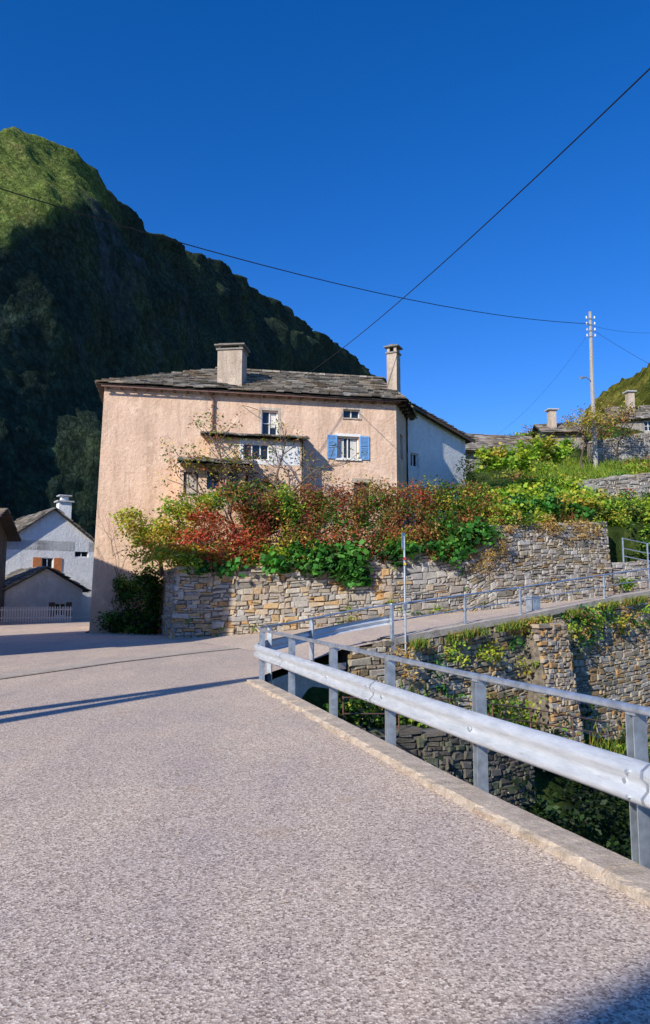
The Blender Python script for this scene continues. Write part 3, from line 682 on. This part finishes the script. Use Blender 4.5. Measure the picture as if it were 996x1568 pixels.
def block(name,P0,lx,ly,ux,uy,h,wm):
    g=group(name); mb=MB(); p=V(P0); mb.box(p+V((0,0,-.3)),ux*lx,uy*ly,(0,0,h)); 
    r=MB(); a=p-ux*.3-uy*.3; slab_roof(r,a+V((0,0,h-.2)),a+ux*(lx+.6)+V((0,0,h-.2)),a+ux*(lx+.6)+uy*(ly+.6)+V((0,0,h+.0)),a+uy*(ly+.6)+V((0,0,h+.0)),.6)
    mb.build('walls',[wm],g); r.build('slate_roof',['slate'],g)
block('roadside_house',V((-9.85,17.2,0))-dv*9,9,8,dv,-pv,9.1,'cream')
eu=V((.82,.57,0)).normalized(); en=V((eu.y,-eu.x,0))
P=V((-10.7,-14.6,0)); block('roadside_house',P-eu*10,17,8,eu,en,12.2,'cream')
# ------------------------------------------------------------------ poles and wires
g=group('utility_pole'); mb=MB()
bx,by=17.2,45; bz=gz(bx,by)
mb.tube([(bx,by,bz-.5),(bx-.02,by,14.5),(bx+.05,by,19.8)],[.15,.13,.10],8,0)
for z in (19.3,18.9,18.5,18.1):
    mb.tube([(bx-.28,by-.12,z),(bx+.3,by-.12,z)],.025,5,1); mb.tube([(bx-.25,by-.12,z),(bx-.25,by-.12,z+.16)],.045,6,2); mb.tube([(bx+.27,by-.12,z),(bx+.27,by-.12,z+.16)],.045,6,2)
mb.tube([(bx,by,15.1),(bx-.5,by-.3,15.35),(bx-.75,by-.5,15.3)],.03,6,1); mb.tube([(bx-.95,by-.6,15.2),(bx-.6,by-.42,15.32)],[.10,.06],8,1)
mb.build('pole',['woodgrey','metal','wframe'],g)
def wire(f,s0,s1,n=26): return [f(s0+(s1-s0)*k/n) for k in range(n+1)]
g=group('overhead_wires'); mb=MB()
mb.tube(wire(lambda s:V((17.2-26.8*s,45-25*s,19.0-8.9*s+3.4*s*s)),0,1.6),.019,5)
mb.tube(wire(lambda s:V((-1.05+5.95*s,34-24*s,12.1-3.89*s+1.287*s*s)),0,1.75),.013,5)
mb.tube(wire(lambda s:V((17.2+14*s,45-2*s,18.7-11*s+3*s*s)),0,1),.010,4)
mb.tube(wire(lambda s:V((17.2-5.2*s,45+9*s,18.5-9*s+3.4*s*s)),0,1),.008,4)
mb.tube(wire(lambda s:V((17.2+14*s,45+6*s,18.9-1*s+5*s*s)),0,1),.008,4)
mb.build('cables',['black'],g)
g=group('timber_pole'); mb=MB()
top=V((-9.1,2.75,8.15))
mb.tube([(-9.65,3.2,0),top],[.22,.13],8); mb.tube([(-8.65,2.25,0),top+V((.05,0,0))],[.22,.13],8); mb.tube([(-9.4,3.0,2.6),(-8.85,2.45,2.6)],.07,6)
mb.build('twin_legs',['woodgrey'],g)
g=group('timber_pole'); mb=MB(); mb.tube([(-25.7,5,-.2),(-25.7,5,13.8)],[.17,.12],8); mb.build('leg',['woodgrey'],g)
# ------------------------------------------------------------------ vegetation
def tree(name,base,h,r,dep,gn,lean,clump,n,size,pal,spread=.3,sub=7):
    g=group(name); mb=MB(); tips=[]
    branch(mb,V(base),V(lean),h*.45,r,dep,tips,gn); mb.build('trunk_and_limbs',['bark'],g,True)
    cl=[(t.x,t.y,t.z,clump,clump,clump*.7) for t in tips]
    if n: C,S,Kc=cloud(cl,n,size,pal,sub,spread); leaf_mesh('foliage',C,S,Kc,parent=g)
    return tips
st_=random.getstate(); random.seed(21)
tree('persimmon_tree',(-1.5,28.2,2.6),5.2,.14,4,3,(-.15,0,1),.35,11,(.08,.14),RUST+YEL+GR)
tree('persimmon_tree',(-3.4,28.6,2.6),5.0,.10,3,3,(-.1,0,1),.45,38,(.09,.16),GR+YEL+RUST)
tree('persimmon_tree',(1.2,28.8,2.9),3.0,.08,3,3,(.05,0,1),.35,12,(.08,.14),RUST)
random.setstate(st_)
tree('maple_tree',(-6.2,27.4,2.3),2.6,.10,3,3,(-.15,-.1,1),.45,80,(.10,.19),YEL+LIME)
tree('cherry_tree',(-3.2,27.9,2.4),4.2,.10,3,3,(0,0,1),.45,60,(.10,.18),GR+DK+RUST)
plant('maple_shrub',[(-6.9,27.2,4.1,.85,.6,.55),(-6.2,27.2,3.7,.9,.6,.6),(-5.6,27.0,4.2,.7,.6,.6),(-6.5,27.2,3.2,.8,.5,.5),(-5.5,26.6,3.1,.7,.5,.5),(-7.4,27.5,4.5,.6,.5,.4,.6),(-5.0,26.3,2.9,.7,.4,.4),(-5.8,27,4.8,.5,.5,.4,.6),(-5.0,27.4,5.0,.7,.5,.45,.8),(-4.4,27.6,5.2,.6,.5,.45,.8,YEL+GR),(-3.6,27.6,5.4,.7,.5,.5,.7,YEL+GR+RUST)],560,(.10,.20),YEL+LIME+[(.36,.18,.05)])
plant('red_sumac_shrub',[(-4.9,26.6,3.5,.75,.5,.5),(-4.3,26.6,4.0,.8,.5,.55),(-3.6,26.7,3.9,.8,.5,.6),(-3.9,26.3,3.2,.9,.5,.4,1,RED+RED+YEL),(-4.6,27.0,4.5,.6,.5,.35,.8),(-3.1,27.1,4.7,.7,.5,.5,1,RUST+RED),(-2.7,26.7,4.0,.6,.4,.6,1,RED+PURP),(-2.2,27,4.9,.5,.4,.45,.7,PURP+RUST),(-3.2,26.4,3.3,.7,.4,.4,.9,PURP+RED)],620,(.09,.18),RED+[(.40,.15,.06)])
cl=[]
for k in range(11):
    cl.append((-2.6+random.uniform(-.3,1.8),27.6+random.uniform(-.4,.6),random.uniform(3.2,5.4),.55,.5,.5,1,random.choice([GR,GR,DK,LIME])))
plant('laurel_shrub',cl,420,(.10,.19),GR)
cl=[]
x=-1.6
while x<7.0:
    y0=float(np.interp(x,Wx,Wy)); hi=float(np.interp(x,[-1.6,0,2.5,4.5,6.5],[5.6,5.7,5.9,6.0,5.9]))
    for k in range(4):
        cl.append((x+random.uniform(-.3,.3),y0+.35+.40*k+random.uniform(-.15,.25),hi-.62*(3-k)-random.uniform(.1,.5),.55,.5,.5,1,random.choice([RUST,RUST,RED+RUST,PURP+RUST,PURP+GR,YEL+GR,YEL+RUST,GR+RUST,GR])))
    x+=.42
plant('autumn_hedge',cl,400,(.07,.16),RUST,8,.34)
cl=[];x=-4.9
while x<6.6:
    y0=float(np.interp(x,Wx,Wy)); zt=float(np.interp(x,[-5,2.5,5.6,6.6],[2.5,3.0,3.3,4.0]))
    cl.append((x,y0+.1,zt+.2+random.uniform(-.2,.3),.5,.35,.36,1,random.choice([GR,LIME,YEL,RED,PURP]) if x<0 else random.choice([GR,RUST,PURP,LIME,GR])))
    x+=.4
plant('ivy_edge',cl,280,(.09,.18),GR,6)
cl=[(-.9,26.35,2.85,.6,.3,.45),(0,26.4,3.05,.6,.3,.45),(.9,26.45,3.0,.6,.3,.45),(-.3,26.3,2.5,.7,.2,.3,.8),(.9,26.4,2.45,.5,.2,.35,.8),(-1.7,26.3,2.8,.5,.3,.35,.6),(1.4,26.6,2.2,.3,.15,.3,.3),(-3.4,26.1,2.6,.7,.25,.3,.5),
 (3.0,27.0,3.3,.5,.3,.25,.5),(4.2,27.4,3.4,.5,.3,.35,.6),(5.3,27.9,3.7,.5,.3,.45,.7),(6.0,28.1,4.0,.6,.3,.45,.7),(2.4,26.8,3.0,.4,.2,.3,.4),(4.9,27.6,3.1,.5,.2,.3,.4),(-4.5,26.0,2.5,.5,.25,.25,.35)]
plant('squash_vine',cl,190,(.16,.34),BIG,9,.36,aspect=.85,hang=.8)
cl=[]
for k in range(95):
    x=random.uniform(6.4,13.2); y0=float(np.interp(x,Wx,Wy)); y=y0+random.uniform(.3,6.5)
    zz=gz(x,y)+.55+random.uniform(-.1,.65)
    cl.append((x,y,zz,.6,.5,.38,1,random.choice([LIME,LIME,LIME,YEL,BIG])))
plant('grape_vine',cl,220,(.12,.27),LIME,7,aspect=.8)
cl=[(7.6+i*.55,33.5+i*.5+random.uniform(-.4,.4),7.7+.18*i+random.uniform(-.2,.35),.6,.5,.5,1,random.choice([LIME,LIME,YEL,LIME])) for i in range(10)]
plant('grape_vine',cl,330,(.12,.27),LIME,7,aspect=.8)
plant('dark_holly_bush',[(7.1,35.2,7.2,.55,.5,.9),(7.3,35.0,6.2,.7,.5,.8),(6.3,34.5,5.8,.7,.5,.6),(5.2,33.4,5.6,.6,.5,.5)],520,(.10,.18),DK,8)
cl=[]
for k in range(30):
    x=random.uniform(6.4,12.6); y0=float(np.interp(x,Wx,Wy)); cl.append((x,y0-.05,random.uniform(4.2,4.75),.4,.25,.25,1,random.choice([DRY,GR,DRY,LIME])))
plant('dry_creeper',cl,90,(.06,.14),DRY,5)
plant('dry_creeper',[(6.9,28.35,3.5,.35,.15,.6),(6.5,28.15,3.0,.4,.12,.35),(5.9,27.95,2.6,.5,.1,.2,.4),(11.2,30.8,4.3,.5,.15,.35,.6),(9.4,29.8,4.4,.6,.12,.25,.5)],380,(.05,.10),DRY+[(.12,.1,.03)],8)
pts=[(random.uniform(5.8,12),0,0) for _ in range(150)]; pts=[(x,float(np.interp(x,Wx,Wy))+random.uniform(.1,1.6),0) for x,_,_ in pts]; pts=[(x,y,gz(x,y)) for x,y,_ in pts]
grass('tall_grass',pts,26,.18,.85,LIME+DRY+RUST)
plant('ivy_bush',[(-7.6,29.3,1.0,.8,.5,.9),(-7.2,29.2,2.1,.7,.4,.5),(-8.2,29.6,1.8,.4,.3,.5),(-8.6,29.7,.5,.6,.3,.4),(-7.3,29.0,.4,.7,.4,.4),(-6.9,28.9,1.6,.3,.4,.8)],1100,(.09,.18),DK+GR,12)
g=group('vine_stems'); mb=MB()
for k in range(7):
    p=f1.p(random.uniform(.8,3.2),random.uniform(.6,2.4),.06); tp=[]
    branch(mb,p,V((random.uniform(-.4,.5),-.02,1)),1.6,.018,2,tp,2)
mb.build('stems',['bark'],g)
cl=[]
for k in range(280):
    x=random.uniform(-.3,13.5); y=random.uniform(7,27)
    if not bool(inpoly(np.array([x-.5]),np.array([y+.3]),rav)[0]): continue
    if not bool(inpoly(np.array([x-1.0]),np.array([y]),rav)[0]): continue
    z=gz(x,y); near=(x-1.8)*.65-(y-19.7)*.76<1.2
    cl.append((x,y,z+.3,.8,.8,.45,1,random.choice([GR,DK,LIME]) if near else random.choice([SHADE_DK,SHADE_DK,SHADE_DK,DK])))  # away from the wall, leaves are coloured darker to paint in ravine shade
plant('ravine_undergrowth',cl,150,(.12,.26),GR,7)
pts=[(random.uniform(1,14),random.uniform(17,29)) for _ in range(700)]
pts=[(x,y) for x,y in pts if bool(inpoly(np.array([x-.3]),np.array([y+.4]),rav)[0]) and (x-1.8)*.65-(y-19.7)*.76<1.5]
grass('ravine_grass',[(x,y,gz(x,y)) for x,y in pts],30,.25,.5,LIME+GR+DRY)
pts=[]
for a in lerp_line(N[5:-1],260):
    if noise.noise(V((a.x*.9,a.y*.9,0)))>-.1: pts.append((a.x+.15+random.uniform(-.03,.1),a.y-.22,a.z-.30))
grass('verge_grass',pts,22,.06,.30,LIME+GR+DRY)
cl=[]
for k in range(56):
    p=random.choice(lerp_line(N[6:-1],40)); h=random.uniform(.1,3.4)*random.random()
    cl.append((p.x+.15+.04*h,p.y-.25-.04*h,p.z-.25-h,.35,.18,.28,1,random.choice([LIME,LIME,YEL,DRY,BIG])))
plant('wall_creeper',cl,75,(.07,.17),GR,5)
cl=[]; WL=lerp_line(W[:5],50)
for k in range(44):
    p=WL[int(random.random()*49)]; cl.append((p.x,p.y-.12,p.z+.06+random.random()**3*1.5,.22,.06,.1,1,random.choice([GR,LIME,DRY])))
plant('wall_weeds',cl,35,(.05,.11),GR,4)
plant('fern_bush',[(15.2,34.6,4.6,.7,.6,.8),(16.3,35.3,4.3,.8,.6,.7),(15.0,33.9,3.7,.7,.5,.5),(15.6,34.9,5.6,.5,.5,.5),(13.3,31.6,2.1,.4,.3,.3,.4)],520,(.10,.22),GR+LIME,9)
cl=[]
for k in range(40):
    x=random.uniform(12.6,19); y0=float(np.interp(x,Wx,Wy)); y=y0+random.uniform(.8,4.6); cl.append((x,y,gz(x,y)+.3,.6,.5,.45,1,random.choice([GR,DK,LIME,YEL,GR])))
plant('bramble_thicket',cl,220,(.10,.20),GR,7)
tree('birch_tree',(17.6,46.3,gz(17.6,46.3)),4.2,.10,3,3,(.1,0,1),.45,40,(.10,.18),YEL+RUST)
tree('birch_tree',(16.2,44.6,gz(16.2,44.6)),3.2,.09,3,3,(-.1,0,1),.45,40,(.10,.18),YEL+DRY)
tree('birch_tree',(19.3,46.8,gz(19.3,46.8)),3.4,.09,3,3,(.1,0,1),.5,34,(.10,.18),RUST+YEL)
cl=[]
for k in range(80):
    x=random.uniform(11.5,30); y=random.uniform(38,58); cl.append((x,y,gz(x,y)+.3,.8,.8,.4,1,random.choice([LIME,LIME,GR,YEL,YEL,RUST])))
plant('hillside_shrubs',cl,130,(.12,.26),LIME,7)
pts=[(random.uniform(12,26),random.uniform(38.5,47)) for _ in range(900)]; grass('hillside_grass',[(x,y,gz(x,y)) for x,y in pts],20,.3,.4,LIME)
# ------------------------------------------------------------------ mountains
def ridge_mesh(name,R,steep,mat,nu,nv,amp,seed,dirx=1,fs=.008,shoulder=None):
    u=np.linspace(0,1,nu); d=[0]
    for a,b in zip(R[:-1],R[1:]): d.append(d[-1]+math.hypot(b[0]-a[0],b[1]-a[1])*(1000/max(300,(a[1]))))
    d=np.array(d)/d[-1]
    xr=np.interp(u,d,[r[0] for r in R]); yr=np.interp(u,d,[r[1] for r in R]); hr=np.interp(u,d,[r[2] for r in R])
    vs=[]; cw=[]
    for i in range(nu):
        Hh=hr[i]
        sg=steep; v0=.84; k=1
        if shoulder: 
            k=min(1,max(0,(yr[i]-shoulder[0])/(shoulder[1]-shoulder[0]))); k=k*k*(3-2*k); sg=1/((1-k)/1.05+k/steep)
        for j in range(nv):
            v=j/(nv-1)*1.3
            if v<=1:
                h=Hh*v; off=Hh*(1-v)/sg if v>v0 else Hh*((1-v0)/sg+(v0-v)/steep); x=xr[i]+dirx*off
            else: h=Hh*(1-(v-1)*.9); x=xr[i]-dirx*Hh*(v-1)*1.3
            p=V((x*fs,yr[i]*fs,h*fs+seed))
            n=noise.fractal(p,1,2.1,6); n2=noise.fractal(p*9,.8,2.1,4)
            A=Hh*amp*min(1,v*3)
            vs.append((x+dirx*A*n*1.6,yr[i]+A*n*.6,h+A*n*(.25 if v>.9 else .8)+n2*3.0))
            cw.append((1-k)*min(1,max(0,(v+n*.05-v0+.03)/.06)))  # weight of the painted sunlit tint along the ridge top
    fs_=[(i*nv+j,(i+1)*nv+j,(i+1)*nv+j+1,i*nv+j+1) for i in range(nu-1) for j in range(nv-1)]
    me=bpy.data.meshes.new(name); me.from_pydata(vs,[],fs_); me.materials.append(mat); me.polygons.foreach_set('use_smooth',[True]*len(fs_)); me.update()
    a=me.attributes.new('sunlit_crest','FLOAT_COLOR','POINT'); cw=np.array(cw,dtype=np.float32); a.data.foreach_set('color',np.stack([cw,cw,cw,np.ones_like(cw)],1).ravel())
    o=bpy.data.objects.new(name,me); scene.collection.objects.link(o); return o
mf=m_forest('mountain_forest',[(.3,(.022,.038,.030)),(.5,(.040,.062,.042)),(.7,(.08,.11,.05))],.012,(.08,.098,.12),.20,2.5,[(.3,(.08,.13,.03)),(.55,(.19,.24,.06)),(.75,(.32,.27,.10))])  # last stops: autumn meadow tones brightened as painted sun on the ridge top
R=[(-290,150,100),(-275,300,150),(-257,400,225),(-253,470,305),(-251,520,358),(-248,560,388),(-240,610,406),(-228,670,416),(-214,760,430),(-206,880,462),(-160,1150,545),(-82,1500,615),(40,1950,682),(215,2500,752),(330,3000,832),(462,3300,640),(650,3500,250)]
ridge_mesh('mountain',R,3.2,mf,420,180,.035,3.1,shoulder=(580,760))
mr=m_forest('sunny_hill_forest',[(.3,(.06,.09,.02)),(.5,(.15,.16,.03)),(.7,(.28,.22,.06))],.03,None,.25,3)
R=[(100,120,70),(150,300,102),(220,500,150),(280,700,180),(342,900,180),(372,1000,90)]
ridge_mesh('hill',R,.95,mr,120,60,.05,8.3,-1,fs=.015)
# ------------------------------------------------------------------ light, sky, camera
EL=math.radians(30)
tv=V((.56,.83,0)).normalized()*math.cos(EL)+V((0,0,-math.sin(EL)))
sd=bpy.data.lights.new('sun','SUN'); sd.energy=5.0; sd.angle=math.radians(.5); sd.color=(1,.95,.84)
so=bpy.data.objects.new('sun',sd); scene.collection.objects.link(so); so.rotation_euler=tv.to_track_quat('-Z','Y').to_euler(); so.location=(-20,-30,40)
w=bpy.data.worlds.new('World'); scene.world=w; w.use_nodes=True; nt=w.node_tree
bg=nt.nodes['Background']; sk=nt.nodes.new('ShaderNodeTexSky'); sk.sky_type='NISHITA'; sk.sun_disc=False
sk.sun_elevation=EL; sk.sun_rotation=math.atan2(-tv.x,-tv.y); sk.altitude=900; sk.air_density=1.0; sk.dust_density=.1; sk.ozone_density=3.0
hs=nt.nodes.new('ShaderNodeHueSaturation'); hs.inputs['Saturation'].default_value=1.36; hs.inputs['Value'].default_value=1.0
mx=nt.nodes.new('ShaderNodeMix'); mx.data_type='RGBA'; mx.blend_type='MULTIPLY'; mx.inputs[0].default_value=1.0; mx.inputs[7].default_value=(.95,.88,1.20,1)
nt.links.new(sk.outputs[0],hs.inputs['Color']); nt.links.new(hs.outputs[0],mx.inputs[6]); nt.links.new(mx.outputs[2],bg.inputs[0]); bg.inputs[1].default_value=.15
cd=bpy.data.cameras.new('camera'); cd.sensor_fit='VERTICAL'; cd.sensor_height=24; cd.lens=1100/1568*24; cd.clip_end=12000; cd.clip_start=.05
co=bpy.data.objects.new('camera',cd); scene.collection.objects.link(co); co.location=(0,0,1.65); co.rotation_euler=(math.radians(96.4),0,0); scene.camera=co
scene.view_settings.view_transform='Standard'; scene.view_settings.look='None'; scene.view_settings.exposure=0
